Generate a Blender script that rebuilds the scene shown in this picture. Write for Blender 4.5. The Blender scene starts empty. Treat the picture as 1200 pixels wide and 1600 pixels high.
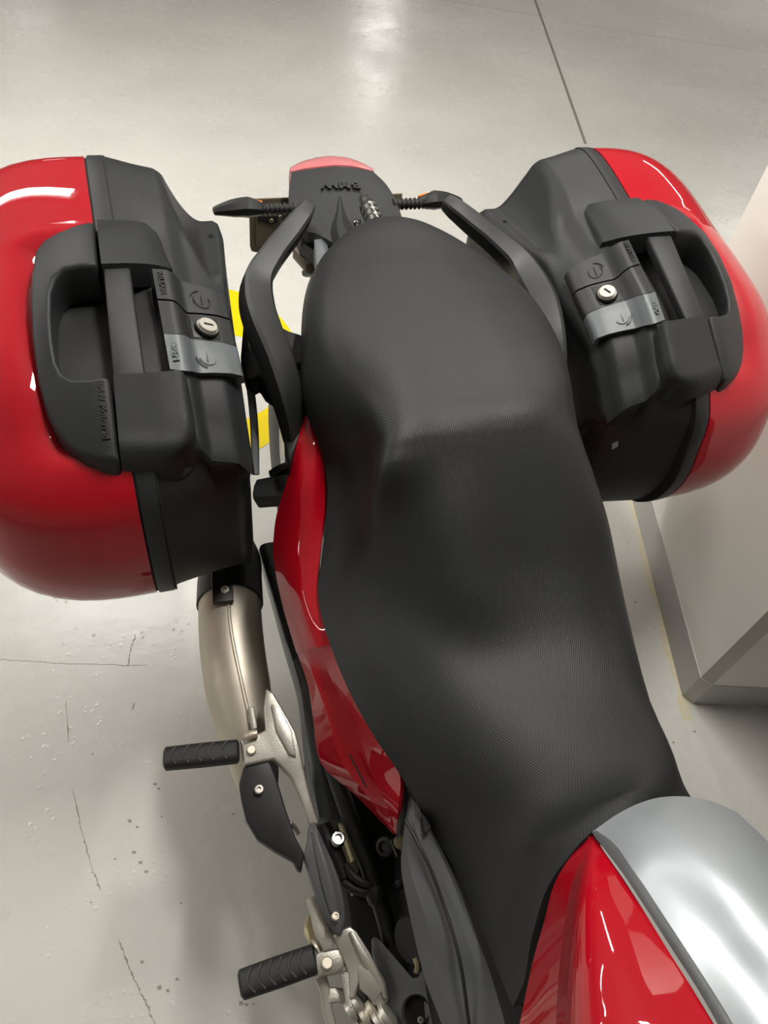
import bpy, bmesh, math
import numpy as np
from mathutils import Vector, Matrix
sc = bpy.context.scene
COL = sc.collection

# ---------------- camera (solved from the floor joints, the pillar and the machine's symmetry) ----------
F = 1100.0; NAD = (500.0, 1650.0); H = 1.5
_d = np.array([NAD[0]-600, -(NAD[1]-800), -F]); _d /= np.linalg.norm(_d); _up = -_d
_f = np.array([0, 0, -1.0]); _h = _f-_up*_f.dot(_up); _h /= np.linalg.norm(_h)
M = np.array([np.cross(_h, _up), _h, _up]); C = np.array([0, 0, H])
cam = bpy.data.cameras.new('camera'); co = bpy.data.objects.new('camera', cam); COL.objects.link(co)
cam.sensor_fit = 'VERTICAL'; cam.sensor_height = 32; cam.lens = 32*F/1600; cam.clip_start = .02; cam.clip_end = 100
m4 = Matrix(M.tolist()).to_4x4(); m4.translation = Vector(C); co.matrix_world = m4
sc.camera = co

# ---------------- world, lamps, exposure ----------
sc.view_settings.view_transform = 'Standard'; sc.view_settings.look = 'None'
sc.view_settings.exposure = 0.0; sc.view_settings.gamma = 1; sc.view_settings.use_curve_mapping = False
wd = bpy.data.worlds.new('world'); sc.world = wd; wd.use_nodes = True
wd.node_tree.nodes['Background'].inputs[0].default_value = (.9, .93, 1, 1)
wd.node_tree.nodes['Background'].inputs[1].default_value = .12
CEIL = 2.65
# fluorescent fittings: x, y, length, rotation (degrees), watts
TUBES = [(-1.75, 2.2, 1.3, 4, 40), (-.9, 11.6, 1.5, 80, 34), (-6.2, 11.8, 1.5, 90, 9), (3.6, 6.8, 1.5, 0, 62),
         (-4.3, 2.1, 1.5, 4, 40), (-4.6, -.8, 1.4, 90, 22), (.2, 3.1, 1.3, 94, 20), (.36, 1.08, .7, 94, 38), (-3.1, .9, 1.3, 94, 34)]  # last two are added: one brightens the pillar, one the floor at left
def tube_light(x, y, L, rz, watts):
    li = bpy.data.lights.new('tube_light', 'AREA'); li.shape = 'RECTANGLE'; li.size = L; li.size_y = .12
    li.energy = watts; li.color = (1, .975, .92)
    o = bpy.data.objects.new('tube_light', li); COL.objects.link(o)
    o.location = (x, y, CEIL-.085); o.rotation_euler = (0, 0, math.radians(rz))
for t in TUBES: tube_light(*t)

# ---------------- geometry helpers ----------
def ray(px, py): return M@np.array([px-600., -(py-800.), -F])
def W(px, py, z=0.): r = ray(px, py); return C+r*((z-H)/r[2])
yaw = math.radians(22.8); lean = math.radians(3.3)
_v = np.array([-math.sin(yaw), math.cos(yaw), 0]); _u0 = np.array([math.cos(yaw), math.sin(yaw), 0]); _z = np.array([0, 0, 1.])
_u = _u0*math.cos(lean)-_z*math.sin(lean); _w = _u0*math.sin(lean)+_z*math.cos(lean)
RB = np.array([_u, _v, _w]); CL = np.array([-.39, 0, (1.5-.39*math.sin(lean))/math.cos(lean)])
O = C-RB.T@CL
BROT = Matrix(RB.T.tolist()).to_4x4()
# machine frame: u across, v rearwards, w up
def B(px, py, val, ax=2):
    r = RB@ray(px, py); return CL+r*((val-CL[ax])/r[ax])
def Bf(px, py, f, off=0):
    w = .85
    for _ in range(14):
        p = B(px, py, w); w = .5*w+.5*(f(p[0], p[1])+off)
    return B(px, py, w)
def interp(x, xs, ys): return float(np.interp(x, xs, ys))
def sstep(a, b, x):
    t = min(1, max(0, (x-a)/(b-a))); return t*t*(3-2*t)

def link(name, me, mat=None, parent=None, smooth=True, ang=35):
    o = bpy.data.objects.new(name, me); COL.objects.link(o)
    if mat:
        me.materials.clear(); me.materials.append(mat)
    if smooth:
        for p in me.polygons: p.use_smooth = True
        me.set_sharp_from_angle(angle=math.radians(ang))
    if parent: o.parent = parent
    return o
def mesh(name, verts, faces):
    me = bpy.data.meshes.new(name); me.from_pydata([tuple(map(float, v)) for v in verts], [], faces); me.validate()
    bm = bmesh.new(); bm.from_mesh(me); bmesh.ops.remove_doubles(bm, verts=bm.verts, dist=1e-6)
    bmesh.ops.recalc_face_normals(bm, faces=bm.faces); bm.to_mesh(me); bm.free(); return me
def fin(name, bm, mat, parent, org, smooth=True, ang=35, bev=0, seg=3, mirror=False, bang=30):
    if bev:
        es = [e for e in bm.edges if len(e.link_faces) == 2 and e.calc_face_angle(0) > math.radians(bang)]
        bmesh.ops.bevel(bm, geom=es, offset=bev, segments=seg, profile=.5, affect='EDGES', clamp_overlap=True)
    for v in bm.verts:
        v.co -= Vector(org)
        if mirror: v.co.x = -v.co.x
    bmesh.ops.recalc_face_normals(bm, faces=bm.faces)
    me = bpy.data.meshes.new(name); bm.to_mesh(me); bm.free()
    return link(name, me, mat, parent, smooth, ang)
def cr(P, n):
    """spline through points, tangents weighted by spacing so close pairs make crisp edges without overshoot"""
    P = np.asarray(P, float); k = len(P); D = np.maximum(np.linalg.norm(np.diff(P, axis=0), axis=1), 1e-5); T = []
    for i in range(k):
        if i == 0: T.append((P[1]-P[0])/D[0])
        elif i == k-1: T.append((P[-1]-P[-2])/D[-1])
        else: T.append(((P[i]-P[i-1])/D[i-1]*D[i]+(P[i+1]-P[i])/D[i]*D[i-1])/(D[i]+D[i-1]))
    out = []
    for i in range(k-1):
        for q in range(n):
            t = q/n; a = 2*t**3-3*t*t+1; b = t**3-2*t*t+t; c = -2*t**3+3*t*t; d = t**3-t*t
            out.append(a*P[i]+b*D[i]*T[i]+c*P[i+1]+d*D[i]*T[i+1])
    out.append(P[-1]); return np.array(out)
def surf(name, rows, mat, parent, org=(0, 0, 0), nr=5, nc=4, thick=.006, mirror=False, ang=50, down=None, clin=False, bev=0):
    """spline sheet through a grid of control points, given real thickness"""
    def lin(P, n): P = np.asarray(P, float); k = len(P); t = np.linspace(0, k-1, (k-1)*n+1); return np.stack([np.interp(t, range(k), P[:, j]) for j in range(3)], 1)
    R = np.array([(lin if clin else cr)(r, nc) for r in rows]); G = np.stack([cr(R[:, j], nr) for j in range(R.shape[1])], 1)
    nR, nC = G.shape[:2]
    du = np.gradient(G, axis=1); dv = np.gradient(G, axis=0); N = np.cross(du, dv)
    N /= np.linalg.norm(N, axis=2, keepdims=True)+1e-12
    if N[..., 2].mean() < 0: N = -N
    G2 = G-N*thick if down is None else G-np.array(down)
    bm = bmesh.new(); uvl = bm.loops.layers.uv.new('UVMap')
    a = [[bm.verts.new(G[i, j]) for j in range(nC)] for i in range(nR)]
    b = [[bm.verts.new(G2[i, j]) for j in range(nC)] for i in range(nR)]
    for i in range(nR-1):
        for j in range(nC-1):
            bm.faces.new((a[i][j], a[i][j+1], a[i+1][j+1], a[i+1][j])); bm.faces.new((b[i][j], b[i+1][j], b[i+1][j+1], b[i][j+1]))
    for i in range(nR-1):
        for j in (0, nC-1): bm.faces.new((a[i][j], a[i+1][j], b[i+1][j], b[i][j]))
    for j in range(nC-1):
        for i in (0, nR-1): bm.faces.new((a[i][j], a[i][j+1], b[i][j+1], b[i][j]))
    return fin(name, bm, mat, parent, org, ang=ang, mirror=mirror, bev=bev, bang=55)
def slab(name, pts, depth, mat, parent, org=(0, 0, 0), bev=.003, mirror=False, dirv=(0, 0, -1), seg=2, taper=0, ang=35):
    """outline of real corner points, thickened along dirv"""
    bm = bmesh.new(); P = [Vector(map(float, p)) for p in pts]; dv = Vector(dirv)*depth
    c = sum(P, Vector())/len(P)
    t = [bm.verts.new(p) for p in P]; b = [bm.verts.new(p+dv+(c-p)*taper*-1) for p in P]
    n = len(P)
    ft = bm.faces.new(t); fb = bm.faces.new(b[::-1])
    for i in range(n): bm.faces.new((t[i], b[i], b[(i+1) % n], t[(i+1) % n]))
    bmesh.ops.recalc_face_normals(bm, faces=bm.faces)
    bmesh.ops.triangulate(bm, faces=[ft, fb])
    if bev:
        es = [e for e in bm.edges if len(e.link_faces) == 2 and e.calc_face_angle(0) > math.radians(24)]
        bmesh.ops.bevel(bm, geom=es, offset=bev, segments=seg, profile=.5, affect='EDGES', clamp_overlap=True)
    return fin(name, bm, mat, parent, org, mirror=mirror, ang=ang)
def loft(name, rings, mat, parent, org=(0, 0, 0), mirror=False, ang=40, caps=True, bev=0):
    bm = bmesh.new(); V = [[bm.verts.new(Vector(map(float, p))) for p in r] for r in rings]; n = len(rings[0])
    for a, b in zip(V, V[1:]):
        for i in range(n): bm.faces.new((a[i], a[(i+1) % n], b[(i+1) % n], b[i]))
    if caps: bm.faces.new(V[0][::-1]); bm.faces.new(V[-1])
    bmesh.ops.recalc_face_normals(bm, faces=bm.faces)
    return fin(name, bm, mat, parent, org, mirror=mirror, ang=ang, bev=bev)
def sweep(name, path, wid, hei, mat, parent, org=(0, 0, 0), mirror=False, n=5, power=4, up=(0, 0, 1), seg=20, tip=True, ang=40):
    """rounded box section swept along a spline; wid/hei per control point"""
    P = cr(path, n); k = len(path); s = np.linspace(0, k-1, len(P))
    Wd = np.interp(s, range(k), wid if hasattr(wid, '__len__') else [wid]*k); Hg = np.interp(s, range(k), hei if hasattr(hei, '__len__') else [hei]*k)
    T = np.gradient(P, axis=0); T /= np.linalg.norm(T, axis=1, keepdims=True); up = np.array(up, float); rings = []
    def rg(i, sc_, off=0):
        sd = np.cross(T[i], up); sd /= np.linalg.norm(sd); uu = np.cross(sd, T[i]); out = []
        for q in range(seg):
            a = 2*math.pi*(q+.5)/seg; c, s_ = math.cos(a), math.sin(a)
            r = (abs(c)**power+abs(s_)**power)**(-1/power)
            out.append(P[i]+T[i]*off+sd*c*r*Wd[i]/2*sc_+uu*s_*r*Hg[i]/2*sc_)
        return out
    if tip: rings.append(rg(0, .72, -.0)); rings.append(rg(0, 1, min(Hg[0], Wd[0])*.12))
    for i in range(0 if not tip else 1, len(P)-(1 if tip else 0)): rings.append(rg(i, 1))
    if tip: rings.append(rg(-1, 1, -min(Hg[-1], Wd[-1])*.12)); rings.append(rg(-1, .72))
    return loft(name, rings, mat, parent, org, mirror, ang)
def tube(name, path, r, mat, parent, org=(0, 0, 0), mirror=False, n=5, seg=20, tip=False):
    d = [2*x for x in r] if hasattr(r, '__len__') else 2*r
    a, b = np.array(path[0], float), np.array(path[-1], float)
    t = (b-a)/np.linalg.norm(b-a); up = (0, 0, 1) if abs(t[2]) < .9 else (0, 1, 0)
    return sweep(name, path, d, d, mat, parent, org, mirror, n, 2, up, seg, tip)
def lathe(name, c, axis, prof, mat, parent, org=(0, 0, 0), mirror=False, seg=32, ang=35):
    """prof = (radius, height along axis)"""
    ax = Vector(axis).normalized(); q = Vector((0, 0, 1)).rotation_difference(ax); c = Vector(map(float, c)); rings = []
    for r, h in prof:
        rings.append([c+q@Vector((max(r, 1e-5)*math.cos(2*math.pi*i/seg), max(r, 1e-5)*math.sin(2*math.pi*i/seg), h)) for i in range(seg)])
    return loft(name, rings, mat, parent, org, mirror, ang)
def bolt(c, axis, r, mat, parent, org=(0, 0, 0), mirror=False, name='bolt', sock=None):
    o = lathe(name, c, axis, [(r, 0), (r, r*.35), (r*.8, r*.6), (r*.45, r*.62), (r*.42, r*.15), (0, r*.15)], mat, parent, org, mirror, 20)
    return o
def text(name, body, size, c, xd, yd, mat, parent, org=(0, 0, 0), ext=.0006, bev=.0002, space=1.0, wide=1.0):
    cu = bpy.data.curves.new(name, 'FONT'); cu.body = body; cu.size = size; cu.extrude = ext; cu.bevel_depth = bev
    cu.align_x = 'CENTER'; cu.align_y = 'CENTER'; cu.space_character = space; cu.resolution_u = 3; cu.offset = size*.012
    t = bpy.data.objects.new(name, cu); COL.objects.link(t)
    bpy.context.view_layer.update()
    me = bpy.data.meshes.new_from_object(t.evaluated_get(bpy.context.evaluated_depsgraph_get()))
    bpy.data.objects.remove(t)
    X = Vector(xd).normalized(); Y = Vector(yd); Y = (Y-X*Y.dot(X)).normalized(); Z = X.cross(Y)
    mt = Matrix((X*wide, Y, Z)).transposed().to_4x4(); mt.translation = Vector(map(float, c))-Vector(org)
    me.transform(mt)
    return link(name, me, mat, parent, smooth=False)
def empty(name, loc, rot=None, parent=None):
    o = bpy.data.objects.new(name, None); COL.objects.link(o); o.empty_display_size = .05
    m = (rot.copy() if rot else Matrix.Identity(4)); m.translation = Vector(map(float, loc)); o.matrix_world = m
    return o
def tag(o, label=None, cat=None, group=None, kind=None):
    if label: o['label'] = label
    if cat: o['category'] = cat
    if group: o['group'] = group
    if kind: o['kind'] = kind
    return o

# ---------------- materials ----------
def mat(name, col, rough=.5, metal=0, coat=0, bump=0, bscale=300, spec=.5, var=0, vscale=5, coatr=.03, **kw):
    m = bpy.data.materials.new(name); m.use_nodes = True; nt = m.node_tree; b = nt.nodes['Principled BSDF']
    b.inputs['Base Color'].default_value = (*col, 1); b.inputs['Roughness'].default_value = rough; b.inputs['Metallic'].default_value = metal
    b.inputs['Coat Weight'].default_value = coat; b.inputs['Coat Roughness'].default_value = coatr; b.inputs['Specular IOR Level'].default_value = spec
    tc = nt.nodes.new('ShaderNodeTexCoord')
    if var:
        n = nt.nodes.new('ShaderNodeTexNoise'); n.inputs['Scale'].default_value = vscale; n.inputs['Detail'].default_value = 5
        r = nt.nodes.new('ShaderNodeMix'); r.data_type = 'RGBA'; r.inputs[6].default_value = (*[c*(1-var) for c in col], 1); r.inputs[7].default_value = (*[min(1, c*(1+var)) for c in col], 1)
        nt.links.new(tc.outputs['Object'], n.inputs['Vector']); nt.links.new(n.outputs['Fac'], r.inputs[0]); nt.links.new(r.outputs[2], b.inputs['Base Color'])
    if bump:
        n = nt.nodes.new('ShaderNodeTexNoise'); n.inputs['Scale'].default_value = bscale; n.inputs['Detail'].default_value = 2
        bp = nt.nodes.new('ShaderNodeBump'); bp.inputs['Strength'].default_value = bump; bp.inputs['Distance'].default_value = .001
        nt.links.new(tc.outputs['Object'], n.inputs['Vector']); nt.links.new(n.outputs['Fac'], bp.inputs['Height']); nt.links.new(bp.outputs[0], b.inputs['Normal'])
    for k, v_ in kw.items(): b.inputs[k.replace('_', ' ')].default_value = v_
    return m
PL = mat('grained_black_plastic', (.018, .0192, .0205), .42, bump=.35, bscale=1400, spec=.3)
PLS = mat('smooth_black_plastic', (.012, .0125, .013), .46, spec=.4, bump=.15, bscale=1500)
PLD = mat('matt_black_plastic', (.012, .012, .013), .5, spec=.35)
TRIM = mat('charcoal_trim', (.075, .078, .082), .48, bump=.2, bscale=900)
GREYP = mat('grey_tile_plastic', (.085, .095, .102), .42, bump=.2, bscale=1400)
RED = mat('glossy_red_paint', (.36, .0008, .009), .6, coat=1, coatr=.02, spec=.05)
SILV = mat('satin_silver_paint', (.40, .43, .46), .46, metal=.55, coat=.12, coatr=.4)
ALU = mat('bare_aluminium', (.50, .475, .43), .42, metal=.8, bump=.3, bscale=500)
STEEL = mat('brushed_steel', (.52, .465, .39), .5, metal=.75, var=.15, vscale=9)
LOCK = mat('lock_metal', (.40, .37, .33), .48, metal=.85)
CHROME = mat('dark_chrome', (.2, .2, .2), .18, metal=1)
SOCK = mat('polished_gunmetal', (.28, .28, .27), .2, metal=1)
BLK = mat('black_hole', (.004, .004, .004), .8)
RUB = mat('black_rubber', (.009, .009, .009), .6, bump=.3, bscale=400)
TYRE = mat('dusty_tyre_rubber', (.10, .098, .09), .75, bump=.4, bscale=250, var=.3, vscale=30)
RIM = mat('silver_wheel_rim', (.45, .45, .44), .35, metal=.7)
BRASS = mat('yellowed_metal', (.42, .36, .22), .4, metal=.6)
PLATE = mat('dull_brown_plate_back', (.13, .105, .07), .5, metal=.3, var=.25, vscale=40)
LENS = mat('red_lens', (1, .42, .45), .12, coat=1, Transmission_Weight=.7)
LENSW = mat('pale_lens_reflector', (1, .62, .64), .2, coat=1)
YEL = mat('yellow_floor_paint', (.76, .58, .0), .35, var=.1, vscale=20)

def seat_material():
    m = bpy.data.materials.new('dimpled_seat_vinyl'); m.use_nodes = True; nt = m.node_tree; N = nt.nodes; L = nt.links; b = N['Principled BSDF']
    b.inputs['Roughness'].default_value = .52; b.inputs['Specular IOR Level'].default_value = .34
    tc = N.new('ShaderNodeTexCoord'); sp = N.new('ShaderNodeSeparateXYZ'); L.new(tc.outputs['Object'], sp.inputs[0])
    def ma(op, a, b_=None):
        n = N.new('ShaderNodeMath'); n.operation = op
        for i, x in enumerate((a, b_)):
            if x is None: continue
            if isinstance(x, (int, float)): n.inputs[i].default_value = x
            else: L.new(x, n.inputs[i])
        return n.outputs[0]
    k = 2*math.pi/.0031
    X = ma('MULTIPLY', sp.outputs[0], k); Y = ma('MULTIPLY', sp.outputs[1], k*.577)
    c1 = ma('MULTIPLY', ma('COSINE', X), ma('COSINE', Y))          # staggered dots
    h = ma('SMOOTH_MIN', ma('ADD', c1, .25), .8) if False else ma('POWER', ma('MULTIPLY', ma('ADD', c1, 1.0), .5), 1.5)
    ge = N.new('ShaderNodeNewGeometry'); s2 = N.new('ShaderNodeSeparateXYZ'); L.new(ge.outputs['Normal'], s2.inputs[0])
    mr = N.new('ShaderNodeMapRange'); mr.inputs[1].default_value = .5; mr.inputs[2].default_value = .85; L.new(s2.outputs[2], mr.inputs[0])   # the vinyl is stretched smooth down the flanks
    h = ma('ADD', ma('MULTIPLY', ma('SUBTRACT', h, .42), mr.outputs[0]), .42)
    bp = N.new('ShaderNodeBump'); bp.inputs['Strength'].default_value = .55; bp.inputs['Distance'].default_value = .0005
    L.new(h, bp.inputs['Height']); L.new(bp.outputs[0], b.inputs['Normal'])
    mx = N.new('ShaderNodeMix'); mx.data_type = 'RGBA'; mx.inputs[6].default_value = (.005, .0055, .006, 1); mx.inputs[7].default_value = (.023, .0243, .026, 1)
    L.new(h, mx.inputs[0]); L.new(mx.outputs[2], b.inputs['Base Color']); return m
SEAT = seat_material()

# ---------------- the garage ----------
PA = math.radians(94.3)                      # direction of the pillar's long face
c0 = W(1066.7, 1086.7); c1 = W(1082.7, 1098.7)
def floor_material():
    m = bpy.data.materials.new('polished_grey_resin_floor'); m.use_nodes = True; nt = m.node_tree; N = nt.nodes; L = nt.links; b = N['Principled BSDF']
    tc = N.new('ShaderNodeTexCoord')
    def noise(s, d=5, vec=None, rough=.5):
        n = N.new('ShaderNodeTexNoise'); n.inputs['Scale'].default_value = s; n.inputs['Detail'].default_value = d; n.inputs['Roughness'].default_value = rough
        L.new(vec or tc.outputs['Object'], n.inputs['Vector']); return n.outputs['Fac']
    def ramp(x, a, b_, ca, cb):
        r = N.new('ShaderNodeMapRange'); r.inputs[1].default_value = a; r.inputs[2].default_value = b_; r.inputs[3].default_value = ca; r.inputs[4].default_value = cb
        L.new(x, r.inputs[0]); return r.outputs[0]
    mx = N.new('ShaderNodeMix'); mx.data_type = 'RGBA'; mx.inputs[6].default_value = (.55, .54, .505, 1); mx.inputs[7].default_value = (.63, .62, .585, 1)
    L.new(ramp(noise(1.3), .3, .7, 0, 1), mx.inputs[0])
    m2 = N.new('ShaderNodeMix'); m2.data_type = 'RGBA'; m2.inputs[7].default_value = (.25, .24, .22, 1)
    L.new(mx.outputs[2], m2.inputs[6]); L.new(ramp(noise(11, 6, rough=.65), .68, .80, 0, .45), m2.inputs[0])
    # yellow grime along the foot of the pillar
    mp = N.new('ShaderNodeMapping'); mp.vector_type = 'TEXTURE'; mp.inputs['Location'].default_value = (c0[0], c0[1], 0); mp.inputs['Rotation'].default_value = (0, 0, PA)
    L.new(tc.outputs['Object'], mp.inputs['Vector']); sp = N.new('ShaderNodeSeparateXYZ'); L.new(mp.outputs[0], sp.inputs[0])
    def ma(op, a, b_=None):
        n = N.new('ShaderNodeMath'); n.operation = op
        for i, x in enumerate((a, b_)):
            if x is None: continue
            if isinstance(x, (int, float)): n.inputs[i].default_value = x
            else: L.new(x, n.inputs[i])
        return n.outputs[0]
    dist = ma('ABSOLUTE', ma('SUBTRACT', sp.outputs[1], .004)); wdt = ma('ADD', ma('MULTIPLY', noise(9, 3), .05), -.014)
    on = ma('MULTIPLY', ma('LESS_THAN', dist, wdt), ma('MULTIPLY', ma('GREATER_THAN', sp.outputs[0], -.06), ma('LESS_THAN', sp.outputs[0], .9)))
    m3 = N.new('ShaderNodeMix'); m3.data_type = 'RGBA'; m3.inputs[7].default_value = (.60, .53, .33, 1)
    L.new(m2.outputs[2], m3.inputs[6]); L.new(ma('MULTIPLY', on, ramp(noise(60, 4), .3, .6, .2, .9)), m3.inputs[0])
    L.new(m3.outputs[2], b.inputs['Base Color'])
    L.new(ramp(noise(2.2, 6, rough=.6), .3, .75, .21, .36), b.inputs['Roughness'])
    b.inputs['Specular IOR Level'].default_value = .4
    # trowel waves, fine pits and blisters
    vo = N.new('ShaderNodeTexVoronoi'); vo.inputs['Scale'].default_value = 55; L.new(tc.outputs['Object'], vo.inputs['Vector'])
    pits = ma('MULTIPLY', ramp(vo.outputs['Distance'], 0, .25, 1, 0), ramp(noise(7, 3), .48, .6, 0, 1))
    hgt = ma('ADD', ma('MULTIPLY', noise(2.5, 4), 3.5), ma('ADD', ma('MULTIPLY', noise(26, 5), .35), ma('MULTIPLY', pits, .9)))
    bp = N.new('ShaderNodeBump'); bp.inputs['Strength'].default_value = .5; bp.inputs['Distance'].default_value = .0022
    L.new(hgt, bp.inputs['Height']); L.new(bp.outputs[0], b.inputs['Normal'])
    return m
FLM = floor_material()
def box(name, lo, hi, m, parent=None, rz=0, org=(0, 0, 0)):
    x0, y0, z0 = lo; x1, y1, z1 = hi
    vs = [(x, y, z) for x in (x0, x1) for y in (y0, y1) for z in (z0, z1)]
    fs = [(0, 1, 3, 2), (4, 6, 7, 5), (0, 4, 5, 1), (2, 3, 7, 6), (0, 2, 6, 4), (1, 5, 7, 3)]
    o = link(name, mesh(name, vs, fs), m, parent, smooth=False); o.location = org; o.rotation_euler = (0, 0, rz); return o
X0, X1, Y0, Y1 = -9, 8, -5, 17
floor = tag(box('floor', (X0, Y0, -.1), (X1, Y1, 0), FLM), kind='structure')
CEILM = mat('painted_concrete_ceiling', (.62, .61, .58), .9, var=.06, vscale=1)
WALLM = mat('cream_wall_paint', (.90, .885, .83), .7, bump=.1, bscale=60, var=.03, vscale=4)
SKM = mat('grey_skirting_paint', (.50, .495, .475), .5, var=.07, vscale=12)
tag(box('ceiling', (X0, Y0, CEIL), (X1, Y1, CEIL+.1), CEILM), kind='structure')
for nm, lo, hi in (('wall_left', (X0-.1, Y0, 0), (X0, Y1, CEIL)), ('wall_right', (X1, Y0, 0), (X1+.1, Y1, CEIL)),
                   ('wall_back', (X0, Y1, 0), (X1, Y1+.1, CEIL)), ('wall_front', (X0, Y0-.1, 0), (X1, Y0, CEIL))):
    tag(box(nm, lo, hi, WALLM), kind='structure')
# pillar beside the machine: chamfered corner, grey skirting
ex = np.array([math.cos(PA), math.sin(PA), 0]); ey = np.array([math.cos(PA-math.pi/2), math.sin(PA-math.pi/2), 0])
back = W(1140, 380); L1 = .75; L2 = 1.6
foot = [c0, c0+ex*L1, c0+ex*L1+ey*L2, c1+ey*L2, c1]
SK = .10
pil = slab('wall_pillar', [p+np.array([0, 0, CEIL-.002]) for p in foot], CEIL-SK-.002, WALLM, None, bev=0)
tag(pil, kind='structure'); pil.data.materials.append(mat('darker_chamfer_tone', (.50, .47, .42), .5))  # second material: darker tone for the chamfered corner
for p in pil.data.polygons:
    c_ = p.center; p.use_smooth = False
    if abs(p.normal.z) < .1 and abs(Vector(p.normal).dot(Vector(ex))+Vector(p.normal).dot(Vector(ey))) > 1.2: p.material_index = 1
def grow(pts, d):
    cc = sum(pts)/len(pts); out = []
    n = len(pts)
    for i in range(n):
        a = pts[i-1]; b_ = pts[i]; c_ = pts[(i+1) % n]
        e1 = (b_-a)/np.linalg.norm(b_-a); e2 = (c_-b_)/np.linalg.norm(c_-b_)
        n1 = np.array([e1[1], -e1[0], 0]); n2 = np.array([e2[1], -e2[0], 0])
        if np.dot(n1, b_-cc) < 0: n1 = -n1
        if np.dot(n2, b_-cc) < 0: n2 = -n2
        bi = n1+n2; bi /= np.dot(bi, n1); out.append(b_+bi*d)
    return out
sk = slab('baseboard_pillar', [p+np.array([0, 0, SK]) for p in grow(foot, .0015)], SK-.0005, SKM, None, bev=0)
tag(sk, kind='structure'); [setattr(p, 'use_smooth', False) for p in sk.data.polygons]

# floor joints, cracks and scratches, as thin real inlays of the floor
JM = mat('dark_joint_filler', (.20, .19, .17), .7); CRM = mat('scratch_grime', (.30, .275, .23), .7)
def strip(name, pts, wd_, m, z=.0008, jit=0, seed=1):
    rng = np.random.RandomState(seed); P = [W(*p) for p in pts]; Q = []
    for a, b_ in zip(P, P[1:]):
        k = 14 if jit else 1
        for i in range(k): Q.append(a+(b_-a)*i/k)
    Q.append(P[-1]); Q = np.array(Q); T = np.gradient(Q, axis=0); T /= np.linalg.norm(T, axis=1, keepdims=True)
    S = np.stack([T[:, 1], -T[:, 0], 0*T[:, 0]], 1); vs = []; n = len(Q)
    if jit: Q = Q+S*rng.normal(0, jit, (n, 1))
    for i in range(n):
        e = wd_/2*(1 if not jit else max(.08, rng.uniform(-.3, .85))*min(1, .25+min(i, n-1-i)/3))
        for s in (-1, 1):
            vs.append(Q[i]+S[i]*s*e+np.array([0, 0, z])); vs.append(Q[i]+S[i]*s*e+np.array([0, 0, -.001]))
    fs = []
    for i in range(n-1):
        a = 4*i; b_ = a+4
        fs += [(a, a+2, b_+2, b_), (a, b_, b_+1, a+1), (a+2, a+3, b_+3, b_+2)]
    return link(name, mesh(name, vs, fs), m, floor, smooth=False)
strip('floor_joint', [(915, 225), (836, 0), (833, -8)], .014, JM)
strip('floor_joint', [(640, -12), (691, 0), (846, 25)], .008, mat('faint_joint', (.36, .35, .32), .5), z=.0005)
strip('floor_joint', [(880, 34), (1000, 53), (1200, 82)], .007, mat('faint_joint_pale', (.42, .41, .38), .4), z=.0004)
strip('floor_joint', [(-20, 1029), (60, 1034), (100, 1037), (230, 1040)], .0016, mat('hairline', (.36, .35, .33), .5), jit=.0008)
for i, (pts, wd_) in enumerate([([(113, 1232), (128, 1300), (143, 1355), (157, 1392)], .004), ([(185, 1468), (205, 1520), (225, 1560), (243, 1602)], .005),
        ([(103, 1096), (107, 1160)], .003), ([(212, 990), (203, 1020), (200, 1042)], .0035), ([(210, 1098), (206, 1110)], .004),
        ([(395, 1205+90), (399, 1305)], .002)]):
    strip('floor_scratch', pts, wd_, CRM, jit=.0008, seed=i+3)
rng = np.random.RandomState(4)
for px, py, r in [(209, 1332, .004), (219, 1348, .004), (228, 1362, .0035), (180, 1342, .0022), (242, 1225, .004), (248, 1232, .003), (203, 1283, .004), (214, 1292, .003),
                  (222, 1503, .003), (249, 1543, .0045), (262, 1548, .003), (277, 1530, .003), (376, 1568, .004), (385, 1570, .003), (396, 1569, .0018), (253, 1276, .002), (283, 1411, .002),
                  (142, 1410, .0018), (145, 1178, .002), (365, 1272, .0025), (1085, 1143, .004), (1052, 1160, .003), (993, 941, .003)]:
    c_ = W(px, py); a0 = rng.uniform(0, 6); pts = []
    for k in range(9):
        a = 2*math.pi*k/9; rr = r*rng.uniform(.6, 1.2); pts.append(c_+np.array([math.cos(a)*rr*1.2, math.sin(a)*rr*.8, .0006]))
    slab('floor_speck', pts, .001, CRM, floor, bev=0)
# yellow painted bay number (a ring in floor paint), partly hidden by the machine
ring_c = W(330, 590); 
def ring():
    out = []; inn = []
    for k in range(49):
        a = -math.pi*.62+math.pi*1.24*k/48; out.append(W(330+144*math.cos(a), 586+136*math.sin(a))); inn.append(W(330+112*math.cos(a), 592+72*math.sin(a)))
    P = [p+np.array([0, 0, .0012]) for p in out+inn[::-1]]
    return slab('bay_marking', P, .0016, YEL, floor, bev=0)
ring()['label'] = 'yellow floor paint'

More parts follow.
